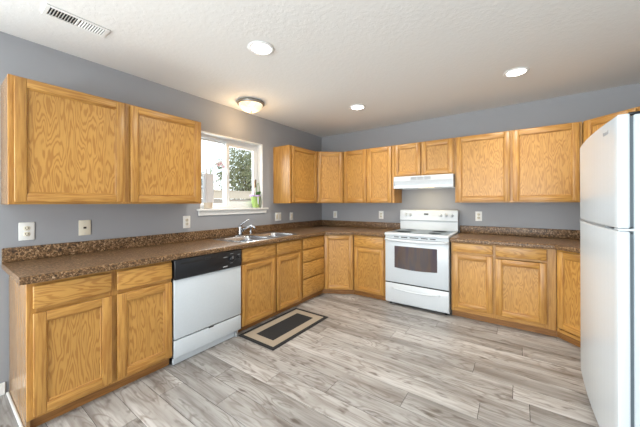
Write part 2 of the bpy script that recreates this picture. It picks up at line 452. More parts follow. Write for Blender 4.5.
# ------------------------------------------------------------------ cabinets (local: x to the right, y into the wall, z up; face frame front at y=0)
def door(root, x0, x1, z0, z1, sw=.056):
    b = MB(); f, k = -.024, -.0055
    b.box(x0, x0 + sw, f, k, z0, z1, 'oak_v', .004, 2).box(x1 - sw, x1, f, k, z0, z1, 'oak_v', .004, 2)
    b.box(x0 + sw, x1 - sw, f, k, z0, z0 + sw, 'oak_h', .003, 2).box(x0 + sw, x1 - sw, f, k, z1 - sw, z1, 'oak_h', .003, 2)
    # moulded inner edge
    e = .009
    for a, c, dz0, dz1 in ((x0 + sw, x0 + sw + e, z0 + sw, z1 - sw), (x1 - sw - e, x1 - sw, z0 + sw, z1 - sw)):
        b.box(a, c, f + .006, k - .003, dz0, dz1, 'oak_v', .003)
    for a, c in ((z0 + sw, z0 + sw + e), (z1 - sw - e, z1 - sw)):
        b.box(x0 + sw + e, x1 - sw - e, f + .006, k - .003, a, c, 'oak_h', .003)
    d = b.build('door', root)
    MB().box(x0 + sw, x1 - sw, f + .0125, k - .003, z0 + sw, z1 - sw, 'oak_p').build('door_panel', d)
    return d
def drawer(root, x0, x1, z0, z1):
    return MB().box(x0, x1, -.024, -.0055, z0, z1, 'oak_hp', .006, 2).build('drawer_front', root)
def frame(root, x0, x1, z0, z1, stiles, rails):
    b = MB()
    for a, c in stiles: b.box(a, c, 0, .02, z0, z1, 'oak_v', .0015)
    sp = sorted(stiles)
    for (a0, a1), (b0, b1) in zip(sp, sp[1:]):
        for a, c in rails: b.box(a1, b0, 0, .02, a, c, 'oak_h', .0015)
    return b.build('face_frame', root)
def carcass(root, w, z0, z1, dep, top=True, left='oak_v', right='oak_v'):
    b = MB(); t = .016
    b.box(0, t, .0205, dep, .001 if left == 'oak_side' and z0 < .5 else z0, z1, left).box(w - t, w, .0205, dep, z0, z1, right)
    b.box(t, w - t, .0205, dep, z0, z0 + t, 'oak_h').box(t, w - t, dep - .008, dep, z0 + t, z1, 'oak_h')
    if top: b.box(t, w - t, .0205, dep - .008, z1 - t, z1, 'oak_h')
    return b.build('carcass', root)

BT, BZ = .8755, .075       # base cabinet top; underside of the boxes above the toe board
def base(name, label, loc, rz, w, stiles, doors=(), drawers=(), rails=None, dep=.606, left='oak_v', right='oak_v', toe=(0, None)):
    r = thing(name, label, 'cabinet', loc, rz, 'oak base cabinets under the worktop')
    carcass(r, w, BZ, BT, dep, False, left, right)
    frame(r, 0, w, BZ, BT, stiles, rails or [(BZ, BZ + .04), (.683, .727), (BT - .03, BT)])
    a, c = toe[0], w if toe[1] is None else toe[1]
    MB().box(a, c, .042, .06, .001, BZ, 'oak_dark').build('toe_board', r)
    for q in doors: door(r, *q)
    for q in drawers: drawer(r, *q)
    return r
LX = .628
R90 = PI / 2
# left run
y = -3.831
base('base_cabinet', 'wide two-door oak base cabinet left of the white dishwasher', (LX, y, 0), R90, .815,
     [(0, .040), (.394, .442), (.784, .815)],
     [(.024, .404, .098, .690), (.436, .810, .098, .690)],
     [(.024, .404, .718, .850), (.436, .810, .718, .850)], left='oak_side')
y = -2.337
base('sink_base_cabinet', 'two-door oak base cabinet beneath the sink', (LX, y, 0), R90, .978,
     [(0, .03), (.474, .53), (.945, .978)],
     [(.012, .486, .072, .694), (.514, .955, .072, .694)], [(.012, .486, .722, .856), (.514, .955, .722, .856)])
y = -1.356
base('drawer_cabinet', 'narrow oak base cabinet with four stacked drawers', (LX, y, 0), R90, .508,
     [(0, .024), (.482, .508)], (),
     [(.012, .484, .722, .856), (.012, .484, .552, .700), (.012, .484, .332, .535), (.012, .484, .096, .315)],
     [(BZ, BZ + .03), (.31, .336), (.53, .556), (.698, .724), (BT - .025, BT)])
# diagonal corner base, left
def corner(name, label, group, p0, p1, poly, z0, z1, doors, toe, fill=()):
    a = math.atan2(p1[1] - p0[1], p1[0] - p0[0]); w = math.hypot(p1[0] - p0[0], p1[1] - p0[1])
    r = thing(name, label, 'cabinet', (p0[0], p0[1], 0), a, group)
    Rm = Matrix.Rotation(-a, 2)
    loc = [tuple(Rm @ Vector((q[0] - p0[0], q[1] - p0[1]))) for q in poly]
    # the box stops behind the face frame
    loc = [(x, max(y_, .0205)) if y_ < .0205 else (x, y_) for x, y_ in loc]
    MB().prism(loc, z0, z1, 'oak_v').build('carcass', r)
    frame(r, 0, w, z0, z1, [(0.002, .024), (w - .024, w - .002)], [(z0, z0 + .03), (z1 - .03, z1)])
    for x0, x1, q0, q1 in doors(w): door(r, x0, x1, q0, q1)
    if toe:
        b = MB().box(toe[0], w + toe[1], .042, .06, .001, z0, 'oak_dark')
        for q in fill: b.prism([tuple(Rm @ Vector((u[0] - p0[0], u[1] - p0[1]))) for u in q], .001, z0, 'oak_dark')   # the short returns to the neighbours' toe boards
        b.build('toe_board', r)
    return r
BG = 'oak base cabinets under the worktop'; UG = 'oak wall cabinets'
corner('corner_base_cabinet', 'single-door angled oak base cabinet in the corner right of the four drawers', BG,
       (.628, -.846), (1.0, -.630), [(.628, -.846), (1.0, -.630), (1.0, -.006), (.006, -.006), (.006, -.846)], BZ, BT,
       lambda w: [(.012, w - .012, .085, .855)], (-.024, .010), [[(.568, -.845), (.586, -.845), (.586, -.815), (.568, -.815)], [(.982, -.586), (1.0005, -.586), (1.0005, -.568), (.982, -.568)]])
base('base_cabinet', 'narrow one-drawer oak base cabinet left of the white stove', (1.002, -.628, 0), 0, .486,
     [(0, .03), (.45, .486)], [(.016, .458, .085, .690)], [(.016, .458, .716, .855)])
base('base_cabinet', 'wide two-drawer oak base cabinet right of the white stove', (2.284, -.628, 0), 0, .936,
     [(0, .034), (.398, .452), (.84, .936)], [(.020, .411, .124, .733), (.438, .862, .124, .720)],
     [(.020, .411, .758, .860), (.438, .862, .746, .860)], rails=[(BZ, .13), (.725, .760), (BT - .025, BT)])
corner('corner_base_cabinet', 'angled oak base cabinet beside the refrigerator', BG,
       (3.222, -.630), (3.482, -.890), [(3.222, -.630), (3.482, -.890), (4.094, -.890), (4.094, -.006), (3.222, -.006)], BZ, BT,
       lambda w: [(.02, w - .012, .125, .850)], (-.020, .01), [[(3.2215, -.586), (3.243, -.586), (3.243, -.568), (3.2215, -.568)]])

# wall cabinets
UB, UT = 1.321, 2.140
def upper(label, loc, rz, w, stiles, doors, z0=UB, z1=UT, dep=.318, left='oak_v', right='oak_v'):
    r = thing('wall_cabinet', label, 'cabinet', loc, rz, UG)
    carcass(r, w, z0, z1, dep, True, left, right)
    frame(r, 0, w, z0, z1, stiles, [(z0, z0 + .036), (z1 - .036, z1)])
    for q in doors: door(r, *q, z0 + .016, z1 - .012)
    return r
UX = .321
upper('wide two-door oak wall cabinet left of the window', (UX, -3.866, 0), R90, 1.302,
      [(0, .035), (.612, .684), (1.27, 1.302)], [(.024, .626), (.669, 1.280)], left='oak_side')
upper('single-door oak wall cabinet right of the window', (UX, -1.234, 0), R90, .631,
      [(0, .040), (.608, .631)], [(.032, .621)])
corner('corner_wall_cabinet', 'angled oak wall cabinet in the corner behind the single-door one', UG,
       (.321, -.600), (.648, -.322), [(.321, -.600), (.648, -.322), (.648, -.004), (.004, -.004), (.004, -.600)], UB, UT,
       lambda w: [(.016, w - .016, UB + .016, UT - .012)], None)
upper('two-door oak wall cabinet left of the range hood', (.651, -.321, 0), 0, .836,
      [(0, .03), (.39, .445), (.79, .836)], [(.016, .404), (.432, .800)])
upper('short two-door oak wall cabinet above the range hood', (1.490, -.321, 0), 0, .782,
      [(0, .02), (.355, .40), (.755, .782)], [(.010, .365), (.386, .766)], z0=1.684)
upper('wide two-door oak wall cabinet right of the range hood', (2.275, -.321, 0), 0, 1.176,
      [(0, .035), (.555, .615), (1.14, 1.176)], [(.020, .570), (.598, 1.152)])
corner('corner_wall_cabinet', 'angled oak wall cabinet partly hidden above the refrigerator', UG,
       (3.455, -.322), (3.772, -.640), [(3.455, -.322), (3.772, -.640), (4.096, -.640), (4.096, -.004), (3.455, -.004)], UB, UT,
       lambda w: [(.03, w - .02, UB + .016, UT - .012)], None)

# ------------------------------------------------------------------ worktops
CZ0, CZ1 = .877, .9155
def inset(path, o):
    P = [Vector(p) for p in path]; out = []
    for i, p in enumerate(P):
        ds = [(P[j + 1] - P[j]).normalized() for j in (i - 1, i) if 0 <= j < len(P) - 1]
        ns = [Vector((d.y, -d.x)) for d in ds]; n = sum(ns, Vector((0, 0))).normalized()
        q = p + n * o / max(.3, n.dot(ns[0])); out.append((q.x, q.y))
    return out
def sweep(b, path, prof, mat, caps=True):
    P = [Vector(p) for p in path]; loops = []
    for i, p in enumerate(P):
        if i == 0: d = (P[1] - P[0]).normalized(); n = Vector((d.y, -d.x)); s = 1
        elif i == len(P) - 1: d = (P[i] - P[i - 1]).normalized(); n = Vector((d.y, -d.x)); s = 1
        else:
            d0 = (P[i] - P[i - 1]).normalized(); d1_ = (P[i + 1] - P[i]).normalized()
            n0, n1 = Vector((d0.y, -d0.x)), Vector((d1_.y, -d1_.x)); n = (n0 + n1).normalized(); s = 1 / max(.3, n.dot(n0))
        loops.append([(p.x + n.x * o * s, p.y + n.y * o * s, z) for o, z in prof])
    b.loft(loops, mat, caps, caps, smooth=False)
nose = [(-.03, CZ0 + .003), (0, CZ0 - .006), (.006, CZ0 - .004), (.009, CZ0 + .006), (.009, CZ1 - .011), (.005, CZ1 - .003), (-.004, CZ1), (-.03, CZ1)]
CF = .668
SX0, SX1, SY0, SY1 = .095, .600, -2.275, -1.375     # sink hole
ct = thing('worktop', 'long brown granite-look worktop along the window wall with the sink set in it', 'worktop', (0, 0, 0))
front = [(CF, -3.864), (CF, -.868), (1.012, -CF), (1.488, -CF)]
outer = [(.002, -3.864)] + inset(front, -.030) + [(1.488, -.002), (.002, -.002)]
b = MB(); hole = rrect(SX0, SX1, SY0, SY1, .05, 4)
b.sheet([outer, hole], CZ1, 'granite', True).sheet([outer, hole], CZ0 + .002, 'granite', False)
b.loft([[(x, y_, CZ1) for x, y_ in hole], [(x, y_, CZ0 + .002) for x, y_ in hole]], 'granite', False, smooth=False)
b.loft([[(x, y_, CZ1) for x, y_ in outer], [(x, y_, CZ0 + .002) for x, y_ in outer]], 'granite', False, smooth=False)
sweep(b, front, nose, 'granite')
b.build('counter_slab', ct)
b = MB()
b.box(.002, .022, -3.864, -.002, CZ1 + .0005, 1.016, 'granite', .006, 3).box(.022, 1.488, -.022, -.002, CZ1 + .0005, 1.016, 'granite', .006, 3)
b.build('backsplash', ct)
ct2 = thing('worktop', 'short brown granite-look worktop between the stove and the refrigerator', 'worktop', (0, 0, 0))
front = [(2.279, -CF), (3.206, -CF), (3.449, -.911)]
outer = inset(front, -.030) + [(3.470, -.930), (4.098, -.930), (4.098, -.002), (2.279, -.002)]
b = MB()
b.sheet([outer], CZ1, 'granite', True).sheet([outer], CZ0 + .002, 'granite', False)
b.loft([[(x, y_, CZ1) for x, y_ in outer], [(x, y_, CZ0 + .002) for x, y_ in outer]], 'granite', False, smooth=False)
sweep(b, front, nose, 'granite')
b.build('counter_slab', ct2)
b = MB()
b.box(2.279, 4.098, -.022, -.002, CZ1 + .0005, 1.016, 'granite', .006, 3).box(4.078, 4.098, -.930, -.022, CZ1 + .0005, 1.016, 'granite', .006, 3)
b.build('backsplash', ct2)

# ------------------------------------------------------------------ sink and faucet
sk = thing('kitchen_sink', 'stainless double-bowl sink set into the worktop under the window', 'sink', (0, 0, CZ1))
zr = .005
rim = rrect(SX0 - .022, SX1 + .018, SY0 - .022, SY1 + .022, .06, 6)
bowls = [rrect(.175, .575, -2.245, -1.850, .07, 6), rrect(.175, .575, -1.800, -1.405, .07, 6)]
b = MB(); b.sheet([rim] + bowls, zr, 'steel', True)
lo = rrect(SX0 - .026, SX1 + .022, SY0 - .026, SY1 + .026, .064, 6)
b.loft([[(x, y_, zr) for x, y_ in rim], [(x, y_, .0005) for x, y_ in lo]], 'steel', False)
b.build('sink_rim', sk)
for q in ((.175, .575, -2.245, -1.850), (.175, .575, -1.800, -1.405)):
    lp = []
    for z, ins, r in ((zr, 0, .07), (zr - .006, .006, .066), (-.05, .012, .062), (-.155, .020, .058), (-.178, .045, .05)):
        lp.append([(x, y_, z) for x, y_ in rrect(q[0] + ins, q[1] - ins, q[2] + ins, q[3] - ins, r, 6)])
    bw = MB(); bw.loft(lp, 'steel', True); bo = bw.build('bowl', sk)
    cx, cy = (q[0] + q[1]) / 2, (q[2] + q[3]) / 2
    MB().lathe([(.044, -.1775), (.044, -.1745), (.032, -.1740), (.028, -.1770), (.0, -.1770)], (cx, cy, 0), 'chrome').build('drain', bo)
fa = thing('faucet', 'chrome single-lever faucet behind the sink', 'faucet', (.118, -1.925, CZ1 + zr + .0008))
MB().loft([[(x, y_, 0) for x, y_ in rrect(-.028, .028, -.085, .235, .027, 6)], [(x, y_, .010) for x, y_ in rrect(-.025, .025, -.082, .232, .024, 6)]], 'chrome', True).build('base_plate', fa)
MB().lathe([(.030, .010), (.027, .03), (.024, .075), (.026, .105), (.020, .128), (.0, .136)], (0, 0, 0), 'chrome', 20).build('faucet_body', fa)
MB().tube([(0, 0, .118), (.02, .008, .142), (.05, .02, .168), (.085, .035, .190), (.115, .045, .200)], [.015, .013, .010, .008, .007], 'chrome').build('lever', fa)
MB().tube([(.012, .004, .055), (.05, .020, .085), (.10, .042, .112), (.135, .056, .122), (.165, .068, .119), (.178, .074, .102), (.179, .074, .090)], [.017, .016, .0145, .0135, .014, .0145, .0135], 'chrome').build('spout', fa)
MB().lathe([(.020, .010), (.017, .022), (.013, .034), (.013, .075), (.017, .085), (.015, .112), (.0, .118)], (.0, .165, 0), 'chrome', 16).build('side_sprayer', fa)

# ------------------------------------------------------------------ dishwasher (local x: along the run; front at y=0)
dw = thing('dishwasher', 'white dishwasher with a black control panel', 'dishwasher', (.662, -3.013, 0), R90)
dw_w = .671
MB().box(.004, dw_w - .004, .030, .60, .060, .872, 'black').build('tub_body', dw)
MB().box(.004, dw_w - .004, .002, .029, .218, .700, 'enamel2', .006, 2).build('door', dw)
cp = MB().box(.003, dw_w - .003, -.010, .029, .703, .868, 'black', .008, 2).build('control_panel', dw)
MB().box(.05, .40, -.0112, -.0095, .822, .838, 'darkgap', .0005).build('vent_slot', cp)
MB().box(.265, .315, -.018, -.0095, .826, .846, 'black', .003).build('door_latch', cp)
MB().lathe([(.030, 0), (.028, -.014), (.020, -.018), (0, -.018)], (.548, -.010, .790), 'black', 24, 'y').box(.545, .551, -.0295, -.0270, .790, .815, 'grey').build('dial', cp)
MB().lathe([(.012, 0), (.012, -.008), (0, -.009)], (.630, -.010, .792), 'black', 16, 'y').build('button', cp)
b = MB()
for x0, x1, z in ((.455, .498, .812), (.530, .565, .836), (.615, .645, .818), (.532, .560, .748)):
    MB().box(x0, x1, -.0106, -.0095, z, z + .005, 'grey').build('panel_marking', cp)
b = MB()
for k in range(6): b.box(.452 + k * .008, .4575 + k * .008, -.0108, -.0095, .722, .7305 + .001 * (k % 2), 'silver')
b.build('maker_mark', cp)
MB().box(.004, dw_w - .004, .004, .029, .066, .208, 'enamel2', .005, 2).build('access_panel', dw)
MB().box(.31, .36, .0015, .006, .2035, .2115, 'darkgap').build('panel_clip', dw)
MB().box(.010, dw_w - .010, .040, .055, .001, .058, 'enamel2', .003).build('kick_plate', dw)
MB().lathe([(.016, .001), (.016, .03), (.010, .034), (.010, .06)], (dw_w - .05, .026, 0), 'grey', 12).build('foot', dw)

# ------------------------------------------------------------------ stove (local: x right, y=0 at the door face, z up)
st = thing('stove', 'white freestanding electric stove with a glass cooktop', 'stove', (1.494, -.688, 0), 0)
sw_ = .778
MB().box(.004, sw_ - .004, .034, .655, .030, .902, 'enamel').build('oven_body', st)
for x in (.05, sw_ - .05):
    for yy in (.08, .60): MB().lathe([(.018, .001), (.018, .030)], (x, yy, 0), 'black', 12).build('levelling_foot', st)
ck = MB().box(0, sw_, -.018, .655, .903, .938, 'enamel', .010, 3).build('cooktop_frame', st)
MB().box(.035, sw_ - .035, .030, .585, .9385, .9410, 'ceran', .001).build('ceramic_glass', ck)
for cx, cy, r in ((.20, .17, .10), (.58, .17, .08), (.20, .44, .075), (.58, .44, .10)):
    MB().lathe([(r, .9411), (r, .9415), (r - .003, .9415), (r - .003, .9411)], (cx, cy, 0), 'ring', 32).build('burner_ring', ck)
od = MB().box(.004, sw_ - .004, .002, .033, .302, .862, 'enamel2', .008, 2).build('oven_door', st)
wz = [(.130, .772), (.648, .772), (.648, .495)] + [(.648 - .518 * k / 12, (.495) - .014 * math.sin(PI * k / 12)) for k in range(1, 12)] + [(.130, .495)]
MB().prism([(x, z) for x, z in wz], -.001, .003, 'oven', 'y').build('oven_window', od)
arc = [(.012 + (sw_ - .024) * k / 16, -.012 - .036 * math.sin(PI * k / 16) ** .5, .852 - .008 * math.sin(PI * k / 16)) for k in range(17)]
MB().tube(arc, .0155, 'enamel', 10).box(.004, .034, -.014, .006, .836, .868, 'enamel', .004).box(sw_ - .034, sw_ - .004, -.014, .006, .836, .868, 'enamel', .004).build('door_handle', od)
b = MB().box(.004, sw_ - .004, .006, .033, .864, .902, 'enamel', .003)
vp = b.build('vent_panel', st)
for x0, x1 in ((.125, .185), (.215, .295), (.325, .430), (.460, .540), (.565, .630)):
    MB().box(x0, x1, .0045, .007, .880, .891, 'slot').build('vent_slot', vp)
dr = MB().box(.004, sw_ - .004, .002, .033, .045, .288, 'enamel', .008, 2).build('storage_drawer', st)
gp = [(.10 + .578 * k / 16, -.0005, .228 - .022 * math.sin(PI * k / 16) ** .6) for k in range(17)]
MB().tube(gp, .008, 'enamel', 8).build('drawer_grip', dr)
MB().box(.006, sw_ - .006, .010, .033, .289, .3015, 'darkgap').build('door_gap', st)
bg_ = MB().prism([(.592, .939), (.654, .939), (.654, 1.222), (.600, 1.222), (.585, 1.212), (.578, 1.075), (.590, 1.060)], 0.0, sw_ - .0, 'enamel', 'x', .004, 2).build('backguard', st)
Mk = Matrix.Rotation(.05, 4, 'X')
for i, x in enumerate((.085, .150, .560, .630, .700)):
    MB().lathe([(.024, 0), (.022, -.010), (.017, -.018), (0, -.019)], (x, .5815, 1.150), 'enamel', 20, 'y').box(x - .004, x + .004, .558, .564, 1.130, 1.170, 'silver', .001).build('knob', bg_)
MB().box(.345, .405, .5775, .584, 1.150, 1.172, 'black', .002).build('clock_display', bg_)
for i, x in enumerate((.262, .300, .440, .478)):
    for z in (1.125, 1.150): MB().box(x, x + .022, .5786, .584, z, z + .012, 'silver', .001).build('key', bg_)
for x in (.065, .130, .540, .610, .680): MB().box(x, x + .04, .5765, .5835, 1.100, 1.105, 'silver').build('knob_marking', bg_)

# ------------------------------------------------------------------ range hood
hd = thing('range_hood', 'white under-cabinet range hood above the stove', 'range hood', (1.505, -.003, 1.520), 0)
hw = .762
prof = [(-.002, .0), (-.002, .162), (-.382, .162), (-.390, .100), (-.392, .0)]
b = MB()
# shell open below
t = .006
b.prism([(-.382, .162), (-.390, .100), (-.362, .036), (-.392, .032), (-.392, 0), (-.386, 0), (-.386, .026), (-.352, .030), (-.378, .098), (-.372, .156)], .0, hw, 'enamel', 'x')
b.box(0, hw, -.372, -.002, .156, .162, 'enamel')
b.prism(prof, 0, t, 'enamel', 'x').prism(prof, hw - t, hw, 'enamel', 'x').box(t, hw - t, -.008, -.002, 0, .156, 'enamel')
b.build('hood_shell', hd)
b = MB()
for x0 in (.235, .325, .415):
    for k in range(4): b.box(x0, x0 + .080, -.3915, -.384, .108 + k * .011, .113 + k * .011, 'grey')
b.build('vent_grille', hd)
for x0 in (.52, .57, .62): MB().box(x0, x0 + .025, -.3905, -.382, .132, .138, 'silver').build('switch', hd)
MB().box(.02, hw - .02, -.345, -.012, .030, .036, 'grey').build('filter_panel', hd)
MB().box(.30, .50, -.34, -.20, .006, .029, 'hoodlens', .004).build('lamp_lens', hd)
for p, q in ((.22, .292), (.508, .60)): MB().box(p, q, -.34, -.20, .008, .029, 'darkgap').build('lamp_housing', hd)
hl = area('hood_lamp', (1.505 + .40, -.27, 1.524), (1.505 + .40, -.2, 0), .18, .10, 1.6, (1.0, .78, .45))

# ------------------------------------------------------------------ refrigerator (local x: left to right seen from its front; y=0 at door face)
fr = thing('refrigerator', 'tall white top-freezer refrigerator on the right', 'refrigerator', (3.278, -1.385, 0), -R90)
fw = .942; FT = 1.722
MB().box(.004, fw - .004, .062, .775, .030, FT - .006, 'fridge_side', .006, 2).build('fridge_body', fr)
def bulged(z0, z1):
    N = 16; pl = [(.0 + fw * k / N, .010 - .018 * math.sin(PI * k / N)) for k in range(N + 1)]
    pl = [(0, .050)] + pl + [(fw, .050)]
    return MB().prism(pl[::-1], z0, z1, 'fridge', 'z', .007, 3, True)
fz = bulged(1.203, FT).build('freezer_door', fr)
fd = bulged(.100, 1.190).build('fridge_door', fr)
b = MB()
for k, (wd, ht) in enumerate(((.008, .017), (.010, .013), (.008, .015), (.009, .013), (.008, .013), (.008, .017))):
    x = .748 + k * .0135
    yb = .010 - .018 * math.sin(PI * x / fw)
    b.box(x, x + wd, yb - .0025, yb + .002, 1.660, 1.660 + ht, 'grey', .001)
b.build('maker_badge', fz)
MB().box(.012, fw - .012, .049, .063, 1.212, FT - .012, 'gasket').build('gasket', fz)
MB().box(.012, fw - .012, .049, .063, .095, 1.180, 'gasket').build('gasket', fd)
MB().box(.03, fw - .2, .004, .03, 1.1905, 1.2025, 'grey').build('grip_recess', fz)
MB().box(fw - .075, fw - .002, .012, .085, 1.1915, 1.2015, 'fridge', .002).build('centre_hinge', fr)
MB().box(fw - .040, fw - .006, .045, .085, FT - .006, FT + .006, 'black', .004, 2).build('top_hinge_cover', fr)
MB().box(.01, fw - .01, .045, .061, .012, .080, 'grey', .002).build('base_grille', fr)
for x in (.06, fw - .06):
    for yy in (.12, .70): MB().lathe([(.02, .001), (.02, .030)], (x, yy, 0), 'black', 12).build('foot', fr)

# ------------------------------------------------------------------ ceiling fittings
def recessed(label, x, y_, first=[None]):
    if first[0] is None:
        r = thing('recessed_light', label, 'ceiling light', (x, y_, H), 0, 'recessed ceiling lights')
        MB().lathe([(.075, -.001), (.098, -.001), (.100, -.004), (.096, -.008), (.080, -.010), (.075, -.006), (.075, -.001)], (0, 0, 0), 'vinyl', 36).build('trim_ring', r)
        MB().lathe([(0, -.0015), (.0745, -.0015), (.0745, -.006), (.05, -.0085), (0, -.0095)], (0, 0, 0), 'lens', 36).build('lens', r)
        first[0] = r
    else:
        r = copy_tree(first[0]); r.location = (x, y_, H); r['label'] = label
    d = bpy.data.lights.new('recessed_lamp', 'AREA'); d.shape = 'DISK'; d.size = .14; d.energy = RECESSED_POWER; d.color = (1, .93, .83); d.spread = math.radians(150)
    o = bpy.data.objects.new('recessed_lamp', d); COL.objects.link(o); o.location = (x, y_, H - .013)
    return r
recessed('round recessed ceiling light nearest the camera, above the floor in front of the dishwasher', 1.307, -2.665)
recessed('round recessed ceiling light above the floor near the stove', 1.29, -1.051)
recessed('round recessed ceiling light nearest the refrigerator', 2.907, -1.023)

dm = thing('flush_dome_light', 'lit alabaster glass dome light with a nickel rim by the window', 'ceiling light', (.345, -1.945, H))
MB().lathe([(0, -.001), (.150, -.001), (.158, -.010), (.158, -.026), (.150, -.034), (.140, -.034), (.140, -.008), (0, -.008)], (0, 0, 0), 'nickel', 36).build('rim', dm)
MB().lathe([(.139, -.020), (.139, -.034), (.128, -.062), (.100, -.090), (.060, -.108), (.0, -.115)], (0, 0, 0), 'dome', 36).build('glass_bowl', dm)
MB().lathe([(0, -.114), (.012, -.116), (.014, -.122), (.008, -.130), (0, -.134)], (0, 0, 0), 'nickel', 16).build('finial', dm)
ld = bpy.data.lights.new('dome_lamp', 'POINT'); ld.energy = 4.5; ld.color = (1, .66, .34); ld.shadow_soft_size = .05
lo_ = bpy.data.objects.new('dome_lamp', ld); COL.objects.link(lo_); lo_.location = (.30, -1.945, H - .20)

vt = thing('ceiling_vent', 'white slotted air vent in the ceiling above the left cabinet', 'vent', (.565, -3.585, H))
vl, vw = .160, .070
b = MB()
b.box(-vw, vw, -vl, -vl + .022, -.008, -.001, 'trim', .002).box(-vw, vw, vl - .022, vl, -.008, -.001, 'trim', .002)
b.box(-vw, -vw + .022, -vl + .022, vl - .022, -.008, -.001, 'trim', .002).box(vw - .022, vw, -vl + .022, vl - .022, -.008, -.001, 'trim', .002)
b.box(-vw + .022, vw - .022, -.006, .006, -.008, -.001, 'trim', .002)
b.build('vent_frame', vt)
MB().box(-vw + .02, vw - .02, -vl + .02, vl - .02, -.0016, -.0006, 'darkgap').build('duct_opening', vt)
lv0 = None
for half, s in ((-1, 1), (1, -1)):
    for k in range(9):
        yy = half * (.016 + k * .0140)
        mt = Matrix.Translation((0, yy, -.0065)) @ Matrix.Rotation(s * .75, 4, 'X')
        MB().box(-vw + .022, vw - .022, -.0045, .0045, -.0006, .0006, 'trim', mtx=mt).build('louvre', vt)

# ------------------------------------------------------------------ wall plates (local: x along the wall, y=0 at the wall, front towards -y)
PG = 'electrical plates above the worktop'
def plate(label, loc, rz, w, h, kind, mat='plate_w', name='wall_outlet', cat='outlet'):
    r = thing(name, label, cat, loc, rz, PG)
    MB().box(-w / 2, w / 2, -.007, -.001, -h / 2, h / 2, mat, .003, 2).build('cover_plate', r)
    if kind == 'outlet':
        for z in (-.021, .021):
            s = MB().loft([[(x, -.0072, z + q) for x, q in rrect(-.018, .018, -.016, .016, .012, 4)], [(x, -.0095, z + q) for x, q in rrect(-.017, .017, -.015, .015, .011, 4)]], 'plate_a', True).build('socket', r)
            MB().box(-.009, -.006, -.0102, -.0090, z - .004, z + .008, 'slot').box(.006, .009, -.0102, -.0090, z - .004, z + .008, 'slot').box(-.0025, .0025, -.0102, -.0090, z - .012, z - .008, 'slot').build('socket_slot', s)
    elif kind == 'jack':
        MB().box(-.010, .010, -.0095, -.0068, -.008, .008, 'slot', .001).build('jack', r)
        for z in (-.045, .045): MB().lathe([(.0035, 0), (.003, -.002), (0, -.002)], (0, -.007, z), 'silver', 8, 'y').build('screw', r)
    elif kind == 'switch2':
        for x in (-w / 4, w / 4): MB().box(x - .017, x + .017, -.0105, -.0068, -.034, .034, 'plate_a', .002).build('rocker_switch', r)
    else:
        MB().box(-.017, .017, -.0105, -.0068, -.034, .034, 'plate_a', .002).build('rocker_switch', r)
    return r
plate('white double outlet at the far left end of the worktop', (0, -3.742, 1.125), R90, .082, .130, 'outlet')
plate('almond phone jack plate beneath the wide wall cabinet', (0, -3.409, 1.126), R90, .080, .124, 'jack', 'plate_a', 'phone_jack', 'wall plate')
plate('white double outlet left of the window sill', (0, -2.543, 1.123), R90, .080, .132, 'outlet')
plate('white two-switch plate just right of the window sill', (0, -1.136, 1.123), R90, .126, .124, 'switch2', 'plate_w', 'light_switch', 'switch')
plate('narrow white switch plate right of the two-switch plate', (0, -.839, 1.115), R90, .078, .122, 'switch', 'plate_w', 'light_switch', 'switch')
plate('white switch plate on the back wall nearest the corner', (.292, 0, 1.120), 0, .080, .122, 'switch', 'plate_w', 'light_switch', 'switch')
plate('white outlet on the back wall left of the stove', (1.153, 0, 1.130), 0, .078, .126, 'outlet')
plate('white outlet on the back wall right of the stove', (2.502, 0, 1.144), 0, .076, .124, 'outlet')

# ------------------------------------------------------------------ rug
x0, x1, y0, y1 = .640, 1.130, -2.372, -1.480
b = MB()
b.box(x0, x1, y0, y1, .0008, .0070, 'charcoal', .002)
def ring(o, i, z0, z1, mat):
    b.box(x0 + o, x1 - o, y0 + o, y0 + i, z0, z1, mat).box(x0 + o, x1 - o, y1 - i, y1 - o, z0, z1, mat)
    b.box(x0 + o, x0 + i, y0 + i, y1 - i, z0, z1, mat).box(x1 - i, x1 - o, y0 + i, y1 - i, z0, z1, mat)
ring(.040, .125, .0068, .0078, 'tan')
tag(b.build('floor_mat'), 'charcoal mat with a tan rectangular band on the floor', 'mat')

# ------------------------------------------------------------------ things on the window sill
po = thing('potted_orchid', 'white-sleeved orchid in a beige pot on the sill', 'plant', (-.022, -2.270, WZ0 + .001))
MB().lathe([(.040, 0), (.044, .004), (.050, .060), (.052, .070), (.046, .070), (.044, .060), (0, .058)], (0, 0, 0), 'beige', 24).build('pot', po)
MB().lathe([(.043, .0585), (.040, .066), (0, .070)], (0, 0, 0), 'soil', 16).build('bark_mulch', po)
b = MB()
L0 = rrect(-.040, .040, -.052, .052, .012, 3); L1 = rrect(-.038, .038, -.050, .050, .010, 3)
b.loft([[(x, y_, .070) for x, y_ in L0], [(x, y_, .405) for x, y_ in L0], [(x, y_, .405) for x, y_ in L1], [(x, y_, .090) for x, y_ in L1]], 'paper', True, True, smooth=False)
b.build('paper_sleeve', po)
MB().tube([(0, -.020, .092), (0, -.020, .470)], .008, 'paper', 8).build('stake', po)
MB().tube([(.005, .022, .092), (.005, .024, .30), (.008, .028, .475)], .005, 'stem', 8).build('stake', po)
MB().tube([(.005, .026, .40), (.01, .06, .50), (.015, .11, .548), (.02, .16, .545), (.02, .205, .52)], .0035, 'stem', 6).build('flower_stem', po)
for yy, z, s in ((.115, .525, 1), (.150, .540, 1.1), (.185, .505, .9)):
    b = MB()
    for k in range(5):
        a = 2 * PI * k / 5 + .3
        b.ball((.028, yy + .016 * s * math.cos(a), z + .016 * s * math.sin(a)), .0145 * s, 'petal', 1, (.35, 1, 1))
    fl = b.build('flower', po)
    MB().ball((.036, yy, z - .002), .0065 * s, 'petal2', 1).build('flower_lip', fl)

